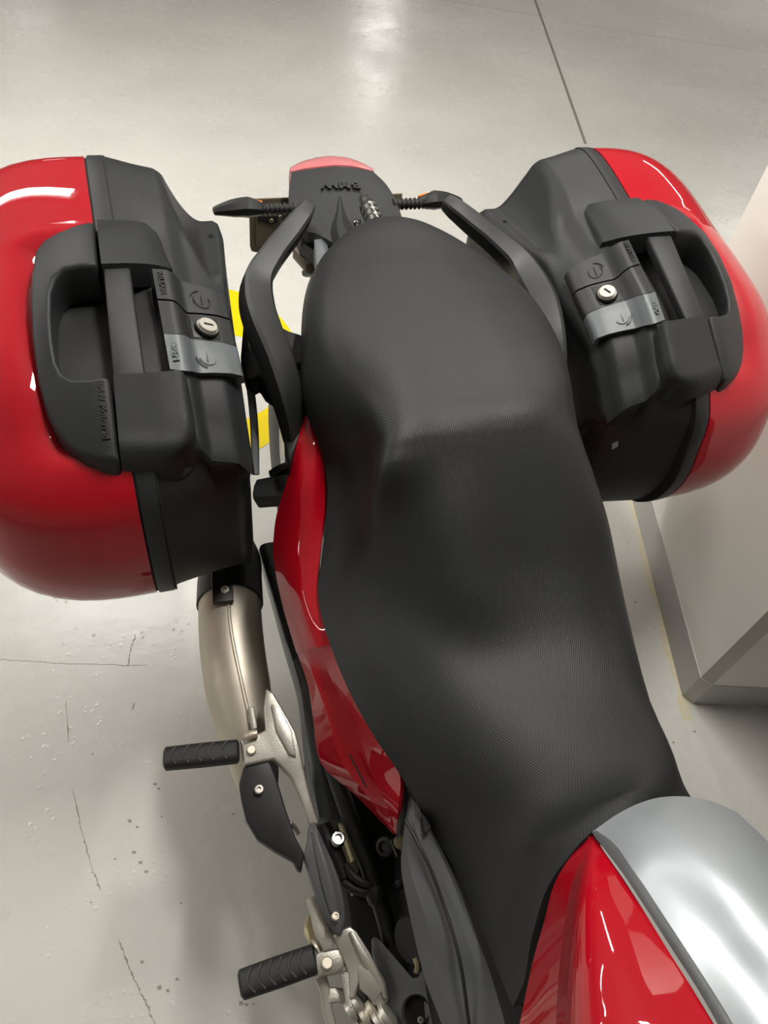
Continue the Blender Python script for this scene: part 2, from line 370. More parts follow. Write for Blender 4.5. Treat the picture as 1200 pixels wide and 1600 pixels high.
# light fittings on the ceiling
TUBEM = bpy.data.materials.new('lit_fluorescent_tube'); TUBEM.use_nodes = True
tb = TUBEM.node_tree.nodes['Principled BSDF']; tb.inputs['Emission Color'].default_value = (1, .98, .94, 1); tb.inputs['Emission Strength'].default_value = 7
FITM = mat('white_enamel_fitting', (.8, .8, .78), .4)
for i, (x, y, Ln, rz, wt) in enumerate(TUBES):
    e = empty('ceiling_light', (x, y, CEIL-.07), Matrix.Rotation(math.radians(rz), 4, 'Z'))
    place = ['above and behind the left side case', 'farthest back in the middle', 'far behind on the left', 'behind the pillar on the right', 'furthest left', 'nearest the camera, far left', 'straight behind the tail light', 'right above the right side case, added to brighten the pillar', 'left of the left side case, added to brighten the floor'][i]
    tag(e, 'white fluorescent batten light on the ceiling '+place, 'ceiling light', 'ceiling batten lights')
    box('housing', (-Ln/2-.03, -.07, .03), (Ln/2+.03, .07, .0695), FITM, e)
    for s in (-.035, .035): tube('lamp_tube', [(-Ln/2, s, .013), (0, s, .013), (Ln/2, s, .013)], .013, TUBEM, e, n=2, seg=10)

# ======================================================================================================
# SIDE CASES  (built once on the u<0 side, mirrored for the other)
# ======================================================================================================
def Pv(v): return interp(v, [.56, .58, .60, .62, .66, .70, .75, .80, .86, .90, .95, 1.0, 1.035, 1.07, 1.11, 1.13], [.745, .785, .808, .822, .850, .882, .903, .915, .926, .932, .939, .949, .955, .959, .958, .945])
def shellw(u, v): return interp(v, [.58, .61, .66, .70, .76, .83, .94, 1.1], [.815, .838, .870, .897, .932, .957, .957, .955])-.35*max(0, abs(u)-.455)-.45*max(0, .42-abs(u))*sstep(.72, .86, v)-.3*max(0, .37-abs(u))*sstep(.8, .7, v)*0
Sx = [-.365, -.345, -.338, -.332, -.31, -.29, -.275, -.27, -.24]; Sy = [0, .001, .013, .026, .033, .041, .050, .054, .072]
def S(u): return interp(-abs(u), Sx, Sy)
def scoop(u): return interp(-abs(u), [-.43, -.345, -.332, -.31, -.285, -.26, -.24], [0, 0, .008, .055, .095, .11, .115])
def bodyw(u, v):
    a = abs(u); rb = sstep(.845, .90, v); top = Pv(v)-.004-.008*sstep(.40, .36, a)*(1-rb)-S(u)*(1-rb)-interp(-a, [-.405, -.36, -.335, -.315, -.27, -.24], [0, .014, .02, .036, .05, .06])*rb-.008*sstep(.39, .365, a)*rb*sstep(1.0, .96, v)
    sc_ = interp(v, [.80, .86, .95, 1.12], [.905, .885, .860, .838])+.112*max(0, (a-.268)/.067)**1.8
    return min(top, sc_)-.03*sstep(.36, .375, a)*sstep(.675, .69, v)*sstep(.89, .87, v)
def pinch(x, y): return x-max(0, x+.30)*interp(y, [.62, .70, .86, 1.08], [.60, .58, .45, 0])
def tilew(u, v): return interp(v, [.68, .704, .749, .804, .851, .87], [.876, .885, .904, .917, .930, .934])-S(u)
def case_ring(u, s=1.0, kind='body', vc=.86, wc=.70, top=None):
    a = abs(u); fv = interp(a, [.245, .27, .35, .43], [.665, .648, .598, .552]) if kind == 'body' else .552
    f = top or (bodyw if kind == 'body' else (lambda u, v: Pv(v)-.004-.035*sstep(.64, .67, v)*sstep(.94, .91, v)*sstep(.52, .50, abs(u))))
    rv = 1.13 if kind != 'body' else interp(a, [.24, .34, .43], [1.14, 1.125, 1.13])
    vs = [1.12, 1.10, 1.07, 1.04, 1.01, .98, .96, .94, .92, .90, .88, .86, .84, .82, .79, .75, .71, .69, .66, .63]
    p = [(1.02, .49), (1.09, .54), (rv, .66), (rv+.015, .78), (rv+.01, .86)]
    p[2:5] = [(x, min(y, f(u, 1.12)-.022*(i+1))) for i, (x, y) in zip((3, 2, .8), p[2:5])]
    p += [(x, f(u, x)) for x in vs]
    wt = f(u, .63); q = fv-.552
    kk = min(1, q/.1)
    lo = [(.558, .685), (.557, .650), (.568, .607), (.595, .568), (.645, .535), (.72, .515), (.80, .51)]
    li = [(.668, .66), (.664, .61), (.660, .56), (.662, .515), (.672, .480), (.72, .46), (.80, .455)]
    p += [(.603+q*.6, wt-.022), (.582+q*.8, wt-.05), (.568+q, .727-q*.1)]+[(a_[0]*(1-kk)+b_[0]*kk, a_[1]*(1-kk)+b_[1]*kk) for a_, b_ in zip(lo, li)]
    out = cr(p+[p[0]], 2)[:-1]
    return [(u, vc+(a_-vc)*s, wc+(b_-wc)*s) for a_, b_ in out]
def make_case(side, name, label):
    mir = side > 0; org = (-.43, .86, .45); su = 1 if mir else -1
    root = empty(name, O+RB.T@np.array([su*.43, .86, .45]), BROT)
    tag(root, label, 'side case', 'motorcycle side cases')
    K = dict(parent=root, org=org, mirror=mir)
    us = [-.405, -.395, -.38, -.365, -.355]+[-.350+.0045*i for i in range(23)]
    rings = [case_ring(u_) for u_ in us]
    rings.append([(-.243, .86+(b_-.86)*.985, .70+(c_-.70)*.975) for a_, b_, c_ in rings[-1]])
    rings.append([(-.240, .86+(b_-.86)*.95, .70+(c_-.70)*.93) for a_, b_, c_ in rings[-1]])
    rings = [[(pinch(x, y), y, z_) for x, y, z_ in r] for r in rings]
    loft('case_body', rings, PL, ang=60, **K)
    # sealing band between body and lid
    loft('seam_band', [case_ring(u_, s, 'lid') for u_, s in ((-.404, .985), (-.404, .999), (-.406, 1.003), (-.425, 1.003), (-.427, 1.0), (-.427, .985))], PL, ang=30, **K)
    loft('seam_groove', [case_ring(u_, 1.0022, 'lid') for u_ in (-.4022, -.4040)], BLK, **K)
    loft('seal', [case_ring(u_, .992, 'lid') for u_ in (-.426, -.4305)], BLK, **K)
    # painted lid
    rr = []
    for t in [0, .05, .12, .2, .3, .4, .5, .6, .68, .76, .83, .89, .94, .975, 1.0]:
        s = (1-t**3)**(1/2.5) if t < 1 else 0.0
        s = max(s, .12); u_ = -.43-.25*t
        rr.append(case_ring(u_, s, 'lid', vc=.845, wc=.70))
    loft('painted_lid', rr, RED, ang=60, **K)
    # handle surround: lid half
    def q(pts, f=shellw, off=0): return [Bf(x, y, f, off) for x, y in pts]
    outer = [(146, 343), (120, 349), (92, 360), (68, 373), (54, 390), (48, 425), (46, 470), (49, 530), (57, 590), (70, 640), (86, 672), (106, 697), (128, 711), (158, 718), (186, 720)]
    inner = [(171, 585), (140, 590), (112, 590), (97, 583), (88, 565), (82, 530), (79, 490), (79, 455), (86, 432), (100, 419), (125, 414), (152, 412)]
    hsur = slab('handle_surround', q(outer+inner), .055, PL, bev=.0065, seg=4, ang=60, **K)
    def qq(rows): return [[Bf(x, y, shellw, o_) for x, y, o_ in r] for r in rows]
    surf('handle_surround', qq([
      [(151,343,-.006),(190,344,-.005),(222,347,-.006),(238,353,-.014)], [(152,356,.001),(194,358,.001),(228,362,0),(249,372,-.009)],
      [(155,385,.002),(198,386,.002),(238,390,0),(259,398,-.009)], [(158,412,0),(200,411,0),(244,414,-.002),(269,420,-.010)]]), PL, nr=4, nc=4, down=(0,0,.035), bev=.003, **K)
    surf('handle_surround', qq([
      [(177,585,0),(215,583,0),(262,580,0),(283,579,-.003),(291,588,-.012)], [(180,625,0),(225,625,0),(270,625,0),(290,628,-.003),(300,636,-.014)],
      [(184,670,0),(230,670,0),(275,672,0),(294,675,-.003),(304,680,-.014)], [(187,703,0),(230,704,0),(268,701,-.001),(287,697,-.005),(297,695,-.016)],
      [(189,720,-.008),(230,721,-.008),(262,716,-.008),(277,711,-.012),(286,706,-.020)]]), PL, nr=4, nc=4, down=(0,0,.05), bev=.003, **K)
    # recess walls and floor
    surf('recess', [[(x, y, Pv(y)-.026) for x in (-.497, -.485, -.44, -.40, -.368)] for y in (.905, .87, .83, .79, .75, .71, .68, .655)], PLS, nr=1, nc=2, thick=.008, **K)
    # carry bar
    A = q([(161, 421), (203, 418), (226, 581), (176, 583)], off=-.004)
    slab('carry_bar', [A[0]+(0, .006, -.002), A[1]+(0, .006, -.002), A[2]-(0, .006, .002), A[3]-(0, .006, .002)], .016, PL, bev=.003, seg=3, **K)
    # latch tiles: S-shaped ribbons
    EU = [-.366, -.345, -.332, -.270]
    edges = {0: [.851, .848, .857, .853], 1: [.8045, .8015, .8065, .8155], 2: [.8025, .7995, .8045, .8135], 3: [.7505, .7485, .7645, .770], 4: [.7485, .7465, .7625, .768], 5: [.704, .700, .716, .726]}
    def tile(nm, ea, eb, m, lift=0):
        ucols = [-.3655, -.358, -.349, -.343, -.337, -.331, -.323, -.312, -.302, -.290, -.280, -.2735, -.272]; rows = []
        for k in range(4):
            r = []
            for u_ in ucols:
                va, vb = interp(u_, EU, edges[ea]), interp(u_, EU, edges[eb]); v_ = va+(vb-va)*k/3
                r.append((u_, v_, tilew(u_, v_)+lift-(.012 if u_ > -.2725 else 0)))
            rows.append(r)
        return surf(nm, rows, m, nr=2, nc=2, thick=.009, **K)
    tiles = [tile('release_latch', 0, 1, PL), tile('lock_panel', 2, 3, PLS, -.001), tile('opening_latch', 4, 5, GREYP, .0005)]
    tiles[2]['label'] = 'grey latch embossed OPEN'; tiles[0]['label'] = 'black latch embossed RELEASE'
    # lock cylinder
    lc = np.array([-.31, .784, tilew(-.31, .781)]); nrm = Vector((.42, -.12, 1)).normalized()
    tb_ = [(-.329, .7665), (-.294, .771), (-.293, .808), (-.330, .803)]
    slab('lock_escutcheon', [(x, y, tilew(x, y-.01)+.003) for x, y in tb_], .008, PLS, bev=.002, **K)
    lo = lathe('key_lock', lc+np.array([0, 0, .000]), nrm, [(.0150, 0), (.0150, .006), (.0140, .0072), (.0140, .0062), (.0128, .0062), (.0128, .0085), (.0118, .0095), (0, .0095)], LOCK, **K)
    ls = lathe('lock_collar', lc, nrm, [(.0165, -.002), (.0165, .0045), (.0152, .006), (.0151, .001)], PLD, **K)
    s0 = Vector(lc)+nrm*.0097
    tz = Vector((1, 0, 0)) if not mir else Vector((.35, .94, 0)); tz = (tz-nrm*tz.dot(nrm)).normalized(); ty = nrm.cross(tz)
    kh = slab('keyhole', [s0+tz*a_*.0065+ty*b_*.0018 for a_, b_ in ((-1, -1), (1, -1), (1, 1), (-1, 1))], .0006, BLK, bev=0, dirv=-nrm, parent=lo, org=org, mirror=mir)
    # embossed turn symbols beside the lock
    for (su_, sv_, m_, ar) in ((-.308, .829, PL, 1), (-.316, .739, GREYP, -1)):
        cz = np.array([su_, sv_, tilew(su_, sv_)+.0012]); T1 = np.array([1, 0, -.38]); T1 /= np.linalg.norm(T1); T2 = np.array([0, 1, .3]); T2 /= np.linalg.norm(T2)
        def arc(r, a0, a1, n=14): return [cz+T1*r*math.cos(a0+(a1-a0)*i/n)+T2*r*math.sin(a0+(a1-a0)*i/n) for i in range(n+1)]
        KT = dict(K); KT['parent'] = tiles[0] if ar > 0 else tiles[2]
        tube('turn_symbol', arc(.0115, math.radians(30 if ar > 0 else -20), math.radians(-210 if ar > 0 else -160)), .0007, m_, n=1, seg=6, **KT)
        tube('turn_symbol', [cz+T2*.008, cz, cz-T2*.008], .0006, m_, n=1, seg=6, **KT)
        tube('turn_symbol', arc(.0155, math.radians(100 if ar > 0 else 190), math.radians(165 if ar > 0 else 265), 8), .0009, m_, n=1, seg=6, **KT)
    # lettering (never mirrored)
    def pl(u_, v_, f, up=.0006): return (su*abs(u_), v_, f(u_, v_)+up)
    o2 = (su*.43, .86, .45); xd = (0, 1 if mir else -1, .33 if mir else -.33); yd = (-su, 0, 0) if True else 0
    text('lettering', 'OPEN', .0108, pl(-.3565, .7255, tilew, .0012), xd, yd, GREYP, tiles[2], o2, ext=.0007, wide=1.0)
    text('lettering', 'RELEASE', .0095, pl(-.3565, .827, tilew, .0012), xd, yd, PL, tiles[0], o2, ext=.0007)
    if not mir:
        lp = Bf(161, 640, shellw, .0008); text('lettering', 'BMW Motorrad', .0108, lp, (-.05, -1, -.62), (1, -.05, 0), PL, hsur, o2, ext=.0006)
    # small moulded details
    if mir: pass
    bolt((-.262, 1.06, bodyw(-.262, 1.06)), (0, 0, 1), .004, BLK, root, org, mir, 'moulding_pin')
    return root
caseL = make_case(-1, 'side_case', 'scratched red-lidded side case left of the seat, lettered handle')
caseR = make_case(1, 'side_case', 'red-lidded black side case right of the seat, beside the pillar')

# ======================================================================================================
# MOTORCYCLE
# ======================================================================================================
slab('mounting_hole', [(-.305,.616,.722),(-.296,.616,.716),(-.300,.614,.704),(-.309,.614,.710)], .004, SOCK, caseR, (-.43, .86, .45), mirror=True, bev=0, dirv=(0, 1, 0))
bike = empty('motorcycle', O, BROT)
tag(bike, 'red and silver motorcycle with a black dimpled seat, parked rear end away', 'motorcycle')
def G(rows): return [[B(*p) for p in r] for r in rows]
def L_(pts): return [B(*p) for p in pts]
# ---- seat ----
seat_rows = [
 [(492,428,.83),(508,404,.85),(532,378,.87),(565,358,.88),(606,350,.885),(645,354,.885),(688,371,.88),(728,395,.87),(752,410,.84)],
 [(486,432,.85),(503,402,.875),(530,373,.895),(563,350,.905),(605,338,.91),(645,342,.91),(690,360,.905),(730,384,.895),(760,405,.87)],
 [(478,455,.85),(490,438,.88),(517,416,.906),(560,398,.917),(612,390,.921),(665,392,.921),(717,403,.915),(772,418,.90),(806,438,.865)],
 [(470,545,.83),(481,538,.86),(522,530,.897),(582,526,.912),(650,524,.916),(720,524,.916),(790,522,.91),(845,515,.895),(868,522,.86)],
 [(473,622,.80),(492,620,.825),(548,612,.868),(612,612,.893),(690,612,.90),(760,608,.90),(830,598,.895),(880,590,.88),(893,604,.85)],
 [(484,660,.78),(510,668,.80),(562,672,.833),(618,670,.877),(690,660,.884),(768,652,.885),(845,643,.882),(889,645,.862),(900,655,.83)],
 [(500,700,.76),(528,705,.775),(570,706,.805),(612,690,.862),(690,676,.873),(772,670,.874),(852,662,.870),(900,672,.85),(910,690,.82)],
 [(504,716,.748),(530,718,.765),(571,718,.796),(609,702,.857),(690,690,.867),(775,684,.869),(858,676,.866),(905,688,.845),(915,705,.81)],
 [(510,745,.735),(535,746,.75),(572,744,.78),(603,726,.842),(690,712,.857),(778,706,.859),(868,698,.856),(914,712,.832),(923,728,.79)],
 [(508,830,.70),(532,832,.712),(560,832,.735),(588,815,.785),(690,805,.81),(795,800,.817),(898,795,.813),(940,797,.79),(948,805,.76)],
 [(497,930,.66),(520,932,.672),(555,932,.695),(610,925,.73),(715,918,.752),(818,912,.758),(918,905,.753),(963,902,.735),(970,910,.70)],
 [(526,1035,.65),(555,1034,.665),(602,1030,.69),(665,1024,.717),(755,1018,.732),(848,1011,.737),(938,1003,.735),(982,998,.72),(991,1004,.69)],
 [(578,1140,.64),(610,1136,.655),(658,1128,.685),(725,1118,.715),(808,1108,.733),(885,1100,.74),(963,1093,.737),(1007,1088,.722),(1016,1096,.69)],
 [(628,1215,.62),(660,1222,.64),(712,1220,.675),(780,1210,.715),(858,1198,.745),(935,1186,.762),(1005,1172,.765),(1043,1168,.75),(1052,1178,.72)],
 [(672,1292,.58),(705,1298,.61),(752,1298,.66),(808,1285,.71),(868,1268,.755),(925,1250,.78),(985,1228,.79),(1045,1215,.772),(1068,1225,.735)],
 [(712,1362,.572),(745,1372,.608),(782,1362,.657),(822,1336,.718),(862,1310,.770),(908,1282,.795),(958,1254,.802),(1020,1236,.790),(1076,1240,.743)],
 [(801,1574,.60),(818,1536,.645),(831,1465,.705),(858,1382,.755),(886,1342,.785),(922,1302,.804),(960,1276,.808),(1012,1252,.795),(1081,1247,.745)],
]
def seatw(v): return interp(v, [.27, .30, .34, .38, .45, .50, .535, .55, .57, .60, .68, .87, .98], [.737, .738, .747, .766, .811, .847, .8725, .8825, .8865, .8915, .906, .919, .91])
SG = G(seat_rows)
for i in range(3, 11):
    for j in range(3 if i < 9 else 4, 7): SG[i][j] = Bf(seat_rows[i][j][0], seat_rows[i][j][1], lambda u, v: seatw(v))
surf('seat', SG, SEAT, bike, nr=6, nc=6, thick=.014, ang=80, bev=.004)
# foam body below the cover, keeps the flank on the far side closed
base_rows = [[B(*r[0][:2], r[0][2]-.012), B(*r[4][:2], r[4][2]-.055), B(*r[8][:2], r[8][2]-.012)] for r in seat_rows[1:-1]]
surf('seat_base', base_rows, PLD, bike, nr=2, nc=4, thick=.02)
# ---- red side panel (near side) and its twin ----
pan = [
 [(477,648,.775),(478,649,.775),(479,650,.775),(480,652,.775)],
 [(462,700,.75),(475,700,.755),(490,700,.758),(503,702,.755)],
 [(448,752,.71),(468,752,.73),(490,752,.735),(510,750,.725)],
 [(430,815,.66),(455,815,.685),(482,812,.70),(509,805,.70)],
 [(427,862,.63),(450,865,.655),(476,865,.67),(501,862,.675)],
 [(440,940,.60),(458,942,.625),(478,942,.645),(498,938,.652)],
 [(463,1020,.575),(475,1015,.60),(495,1012,.625),(520,1008,.645)],
]
surf('side_panel', G(pan), RED, bike, nr=5, nc=4, thick=.005, ang=60)
surf('side_panel', G(pan), RED, bike, nr=5, nc=4, thick=.005, ang=60, mirror=True)
pan2 = [
 [(462,1014,.575),(474,1011,.598),(494,1006,.625),(518,1002,.644)],
 [(482,1075,.555),(494,1068,.585),(524,1075,.598),(550,1078,.635)],
 [(490,1130,.53),(512,1118,.575),(555,1135,.585),(585,1150,.63)],
 [(500,1190,.50),(535,1192,.55),(580,1205,.565),(625,1213,.615)],
 [(556,1243,.495),(575,1245,.54),(600,1252,.55),(622,1258,.585)],
 [(614,1303,.49),(616,1303,.50),(618,1303,.51),(621,1300,.52)],
]
surf('side_panel_lower', G(pan2), RED, bike, nr=4, nc=3, thick=.006, ang=14, clin=True)
# dark shut line crease on the lower panel
slab('panel_slot', L_([(545,1178,.577),(548,1180,.577),(574,1230,.563),(571,1229,.563)]), .002, BLK, bike, bev=0)
# ---- charcoal side trim below the seat tongue ----
trim = [
 [(636,1234,.585),(640,1240,.59),(646,1250,.595),(655,1262,.595),(660,1272,.585)],
 [(632,1290,.56),(638,1292,.575),(650,1296,.585),(672,1300,.582),(690,1300,.565)],
 [(627,1360,.53),(640,1356,.555),(668,1350,.57),(705,1372,.57),(725,1380,.55)],
 [(636,1410,.52),(655,1405,.55),(688,1400,.56),(725,1425,.565),(750,1430,.545)],
 [(650,1475,.50),(675,1470,.535),(710,1480,.55),(755,1490,.56),(785,1490,.54)],
 [(664,1530,.49),(690,1530,.52),(722,1535,.535),(775,1550,.555),(805,1550,.54)],
 [(690,1600,.48),(712,1602,.51),(735,1605,.525),(790,1605,.555),(830,1605,.54)],
 [(715,1680,.47),(735,1680,.50),(755,1680,.515),(800,1680,.55),(850,1680,.54)],
]
for mir in (False, True): surf('side_trim', G(trim), TRIM, bike, nr=4, nc=3, thick=.01, ang=14, clin=True, mirror=mir)
ridge = [(634,1283,.584),(663,1337,.580),(690,1405,.568),(717,1495,.560),(733,1602,.533)]
slab('trim_notch', L_([(660,1270,.602),(668,1282,.602),(674,1293,.60),(665,1302,.596),(662,1290,.596)]), .012, PLD, bike, bev=.001)
tube('trim_seam', L_(ridge), .0022, PLD, bike, seg=8)
slab('trim_cap', L_([(628,1216,.60),(636,1232,.592),(633,1275,.57),(622,1310,.54),(624,1260,.575)]), .02, PLS, bike, bev=.001)
# ---- tank ----
tank_l = [
 [(921,1307,.798),(924,1305,.800),(927,1305,.801),(930,1307,.802)],
 [(889,1342,.786),(908,1340,.812),(925,1338,.832),(945,1332,.830)],
 [(865,1384,.760),(892,1385,.802),(925,1385,.856),(975,1375,.853)],
 [(850,1440,.735),(882,1442,.80),(925,1445,.870),(1010,1430,.872)],
 [(833,1500,.710),(875,1503,.79),(928,1505,.880),(1050,1495,.888)],
 [(820,1560,.69),(870,1562,.78),(932,1565,.886),(1090,1558,.90)],
 [(810,1610,.685),(868,1612,.77),(936,1620,.890),(1122,1612,.91)],
 [(795,1690,.66),(862,1700,.76),(945,1710,.878),(1165,1700,.92)],
]
surf('tank_side', [[r[0], r[0]*.4+r[1]*.6+np.array([0,0,.002]), r[1]] for r in G(tank_l)], RED, bike, nr=5, nc=3, thick=.008, ang=60)
surf('tank_side', [[r[1], r[2], r[3]] for r in G(tank_l)], RED, bike, nr=5, nc=5, thick=.008, ang=60)
trim_l = []
for a, b_ in [((924,1301,.807),(930,1298,.808)),((944,1328,.832),(958,1319,.835)),((975,1369,.857),(990,1362,.861)),((1011,1424,.875),(1028,1420,.879)),((1052,1488,.891),(1070,1484,.896)),((1092,1550,.904),(1110,1546,.908)),((1124,1604,.914),(1143,1600,.918)),((1168,1690,.924),(1188,1688,.928))]:
    trim_l.append([B(*a)+np.array([0, 0, .001]), (B(*a)*.5+B(*b_)*.5)+np.array([0, 0, .004]), B(*b_)+np.array([0, 0, .002])])
surf('tank_edging', trim_l, TRIM, bike, nr=5, nc=2, thick=.01)
tank_c = [
 [(926,1299,.806),(960,1275,.810),(1010,1251,.798),(1060,1244,.775),(1105,1250,.752),(1150,1268,.72)],
 [(950,1322,.832),(985,1302,.846),(1040,1285,.858),(1095,1278,.84),(1150,1285,.80),(1195,1310,.75)],
 [(982,1365,.860),(1020,1345,.872),(1080,1325,.882),(1140,1318,.872),(1200,1330,.83),(1245,1365,.77)],
 [(1020,1422,.879),(1065,1402,.886),(1130,1385,.902),(1195,1380,.895),(1260,1395,.85),(1300,1430,.79)],
 [(1062,1486,.896),(1110,1465,.898),(1180,1450,.912),(1250,1445,.908),(1320,1465,.87),(1360,1500,.80)],
 [(1104,1550,.908),(1155,1530,.906),(1230,1515,.920),(1310,1515,.918),(1380,1535,.88),(1420,1570,.81)],
 [(1136,1604,.918),(1190,1590,.914),(1270,1580,.926),(1360,1580,.925),(1440,1600,.885),(1480,1640,.82)],
 [(1180,1690,.928),(1240,1680,.922),(1330,1670,.93),(1430,1680,.93),(1510,1700,.89),(1550,1740,.82)],
]
tcv = surf('tank_cover', G(tank_c), SILV, bike, nr=5, nc=5, thick=.008, ang=60)
tcv['label'] = 'satin silver tank cover'
# far flank of the tank
far = [[B(*r[5]), B(*r[5])+np.array([.02, 0, -.07]), B(*r[5])+np.array([.025, .0, -.14])] for r in tank_c]
surf('tank_side', far, RED, bike, nr=3, nc=3, thick=.006, ang=60)

# ---- tail unit ----
def both(fn): fn(False); fn(True)
tail = [
 [(455,269,.834),(478,265,.836),(500,262,.837),(522,260,.838),(548,261,.837),(568,265,.836),(583,268,.834)],
 [(453,286,.831),(480,277,.834),(503,270,.836),(524,267,.8375),(553,271,.836),(580,277,.834),(600,284,.829)],
 [(451,300,.827),(478,298,.829),(504,297,.830),(530,296,.831),(560,296,.830),(588,297,.829),(611,299,.826)],
 [(458,332,.815),(478,330,.818),(502,328,.820),(530,327,.821),(562,327,.820),(595,328,.818),(625,330,.814)],
 [(463,342,.811),(484,347,.812),(503,354,.813),(530,358,.813),(562,356,.813),(598,350,.813),(628,341,.810)],
 [(480,362,.80),(492,364,.803),(508,372,.805),(530,385,.806),(562,385,.806),(600,372,.805),(629,352,.80)],
]
surf('tail_cover', G(tail), PL, bike, nr=3, nc=3, down=(0,0,.02), ang=20, clin=True)
tunnel = [
 [(529,306,.829),(530,306,.829),(531,306,.829),(532,306,.829)],
 [(524,332,.818),(529,331,.826),(534,332,.826),(541,335,.818)],
 [(516,358,.812),(526,353,.828),(536,349,.828),(556,362,.812)],
 [(524,388,.806),(534,382,.832),(548,372,.832),(575,378,.806)],
]
surf('tail_tunnel', G(tunnel), PL, bike, nr=3, nc=2, thick=.006, ang=20, clin=True)
tl = B(532,292,.8315); 
text('lettering', 'BMW', .026, tl+np.array([0,0,.0032]), B(508,296,.830)-B(558,296,.830), B(530,318,.823)-B(531,272,.8345), PL, bike, ext=.0012, bev=.0004, space=1.15, wide=1.15)
lens = [
 [(454,268,.834),(476,263,.836),(500,260,.837),(522,258,.838),(548,259,.837),(568,263,.836),(584,267,.834)],
 [(453,262,.834),(472,252,.836),(495,246,.838),(517,243.5,.839),(543,246,.838),(565,254,.836),(582,263,.834)],
]
lz = G(lens); lz.append([p+np.array([0, .006, -.016]) for p in lz[1]]); lz.append([p+np.array([0, .002, -.05]) for p in lz[1]])
surf('tail_light', lz, LENS, bike, nr=3, nc=3, thick=.004, ang=40)
surf('light_reflector', [[p+np.array([0, -.002, -.0045]) for p in lz[0]], [p*.25+q_*.75+np.array([0, -.002, -.008]) for p, q_ in zip(lz[0], lz[1])], [p+np.array([0, -.006, -.045]) for p in lz[1]]], LENSW, bike, nr=2, nc=3, thick=.003)
slab('tail_strap', L_([(491,374,.80),(509,372,.80),(516,398,.79),(498,421,.785),(494,410,.79)]), .03, GREYP, bike, bev=.001)
slab('tail_flank', L_([(466,345,.805),(490,352,.805),(518,365,.80),(516,384,.79),(505,372,.79),(488,372,.79),(470,365,.79)]), .05, PLD, bike, bev=.002)
slab('tail_flap', L_([(457,388,.75),(480,370,.76),(495,380,.76),(497,405,.75),(492,415,.74),(478,412,.74)]), .02, PLATE, bike, bev=.002)
# belly of the tail, mudguard carrier and plate
surf('tail_underside', [[(-.07,1.24,.77),(0,1.25,.75),(.07,1.24,.77)],[(-.09,1.19,.77),(0,1.19,.75),(.09,1.19,.77)],[(-.06,1.05,.78),(0,1.05,.74),(.06,1.05,.78)],[(-.10,.90,.78),(0,.90,.70),(.10,.90,.78)],[(-.14,.70,.76),(0,.70,.65),(.14,.70,.76)]], PLD, bike, nr=3, nc=4, thick=.02)
slab('tail_hanger', [(-.03,1.16,.79),(.03,1.16,.79),(.03,1.06,.76),(-.03,1.06,.76)], .12, PLD, bike, bev=.006)
sweep('plate_carrier', [(0,1.12,.74),(0,1.22,.66),(0,1.31,.60)], [.06,.05,.09], .02, PLD, bike)
pc = [B(392,393,1.345,1), B(432,400,1.345,1), B(455,330,1.345,1), B(402,330,1.345,1)]
print('plate', [p.round(3) for p in pc])
PV = 1.30
pl_l = B(391,393,PV,1); pl_t = B(400,335,PV,1)
uL = pl_l[0]; wB = pl_l[2]
slab('number_plate', [(uL,PV,wB+.01),(uL+.003,PV,wB),(uL+.012,PV,wB-.003),(-uL-.003,PV,wB),(-uL,PV,wB+.01),(-uL,PV,wB+.11),(uL,PV,wB+.11)], .004, PLATE, bike, dirv=(0, 1, 0), bev=.001)
slab('plate_frame', [(uL+.012,PV-.003,wB+.012),(-uL-.012,PV-.003,wB+.012),(-uL-.012,PV-.003,wB+.10),(uL+.012,PV-.003,wB+.10)], .003, mat('plate_back_inner', (.16,.13,.085), .5, metal=.3, var=.2, vscale=60), bike, dirv=(0, 1, 0), bev=.001)
bolt(B(423,373,PV-.004,1), (0, -1, 0), .006, PLATE, bike)
bolt(B(424,344,PV-.004,1), (0, -1, 0), .0045, BRASS, bike)
slab('plate_bracket', [B(x,y,PV-.006,1) for x,y in ((403,338),(433,338),(433,348),(425,352),(403,346))], .003, PLD, bike, dirv=(0, 1, 0), bev=.0005)
slab('plate_tab', [B(x,y,PV-.03,1) for x,y in ((436,338),(441,337),(443,357),(440,358))], .003, LOCK, bike, dirv=(0, 1, 0), bev=.0005)
# indicators: ribbed rubber stalk and pointed housing
for mir in (False, True):
    root = sweep('indicator', [(-.150,1.19,.815),(-.160,1.192,.816),(-.178,1.194,.818),(-.205,1.196,.816),(-.228,1.197,.813),(-.239,1.197,.811)], [.018,.026,.036,.034,.022,.016], [.016,.026,.034,.028,.018,.012], PLS, bike, mirror=mir, power=2.2, seg=8, n=3, ang=15)
    path = []; rr_ = []
    for k in range(29): path.append((-.094-.060*k/28, 1.19, .815)); rr_.append(.0105 if (k % 4) < 2 else .0075)
    tube('stalk', path, rr_, RUB, root, mirror=mir, n=1, seg=14)
    surf('indicator_lens', [[((-1)*.15,1.207,.822),(-.178,1.2125,.826),(-.20,1.213,.824),(-.226,1.208,.818)],[(-.15,1.208,.806),(-.178,1.214,.804),(-.20,1.214,.804),(-.226,1.208,.806)]], mat('amber_lens',(.6,.16,.01),.2,coat=1), root, mirror=mir, nr=2, nc=2, thick=.004)
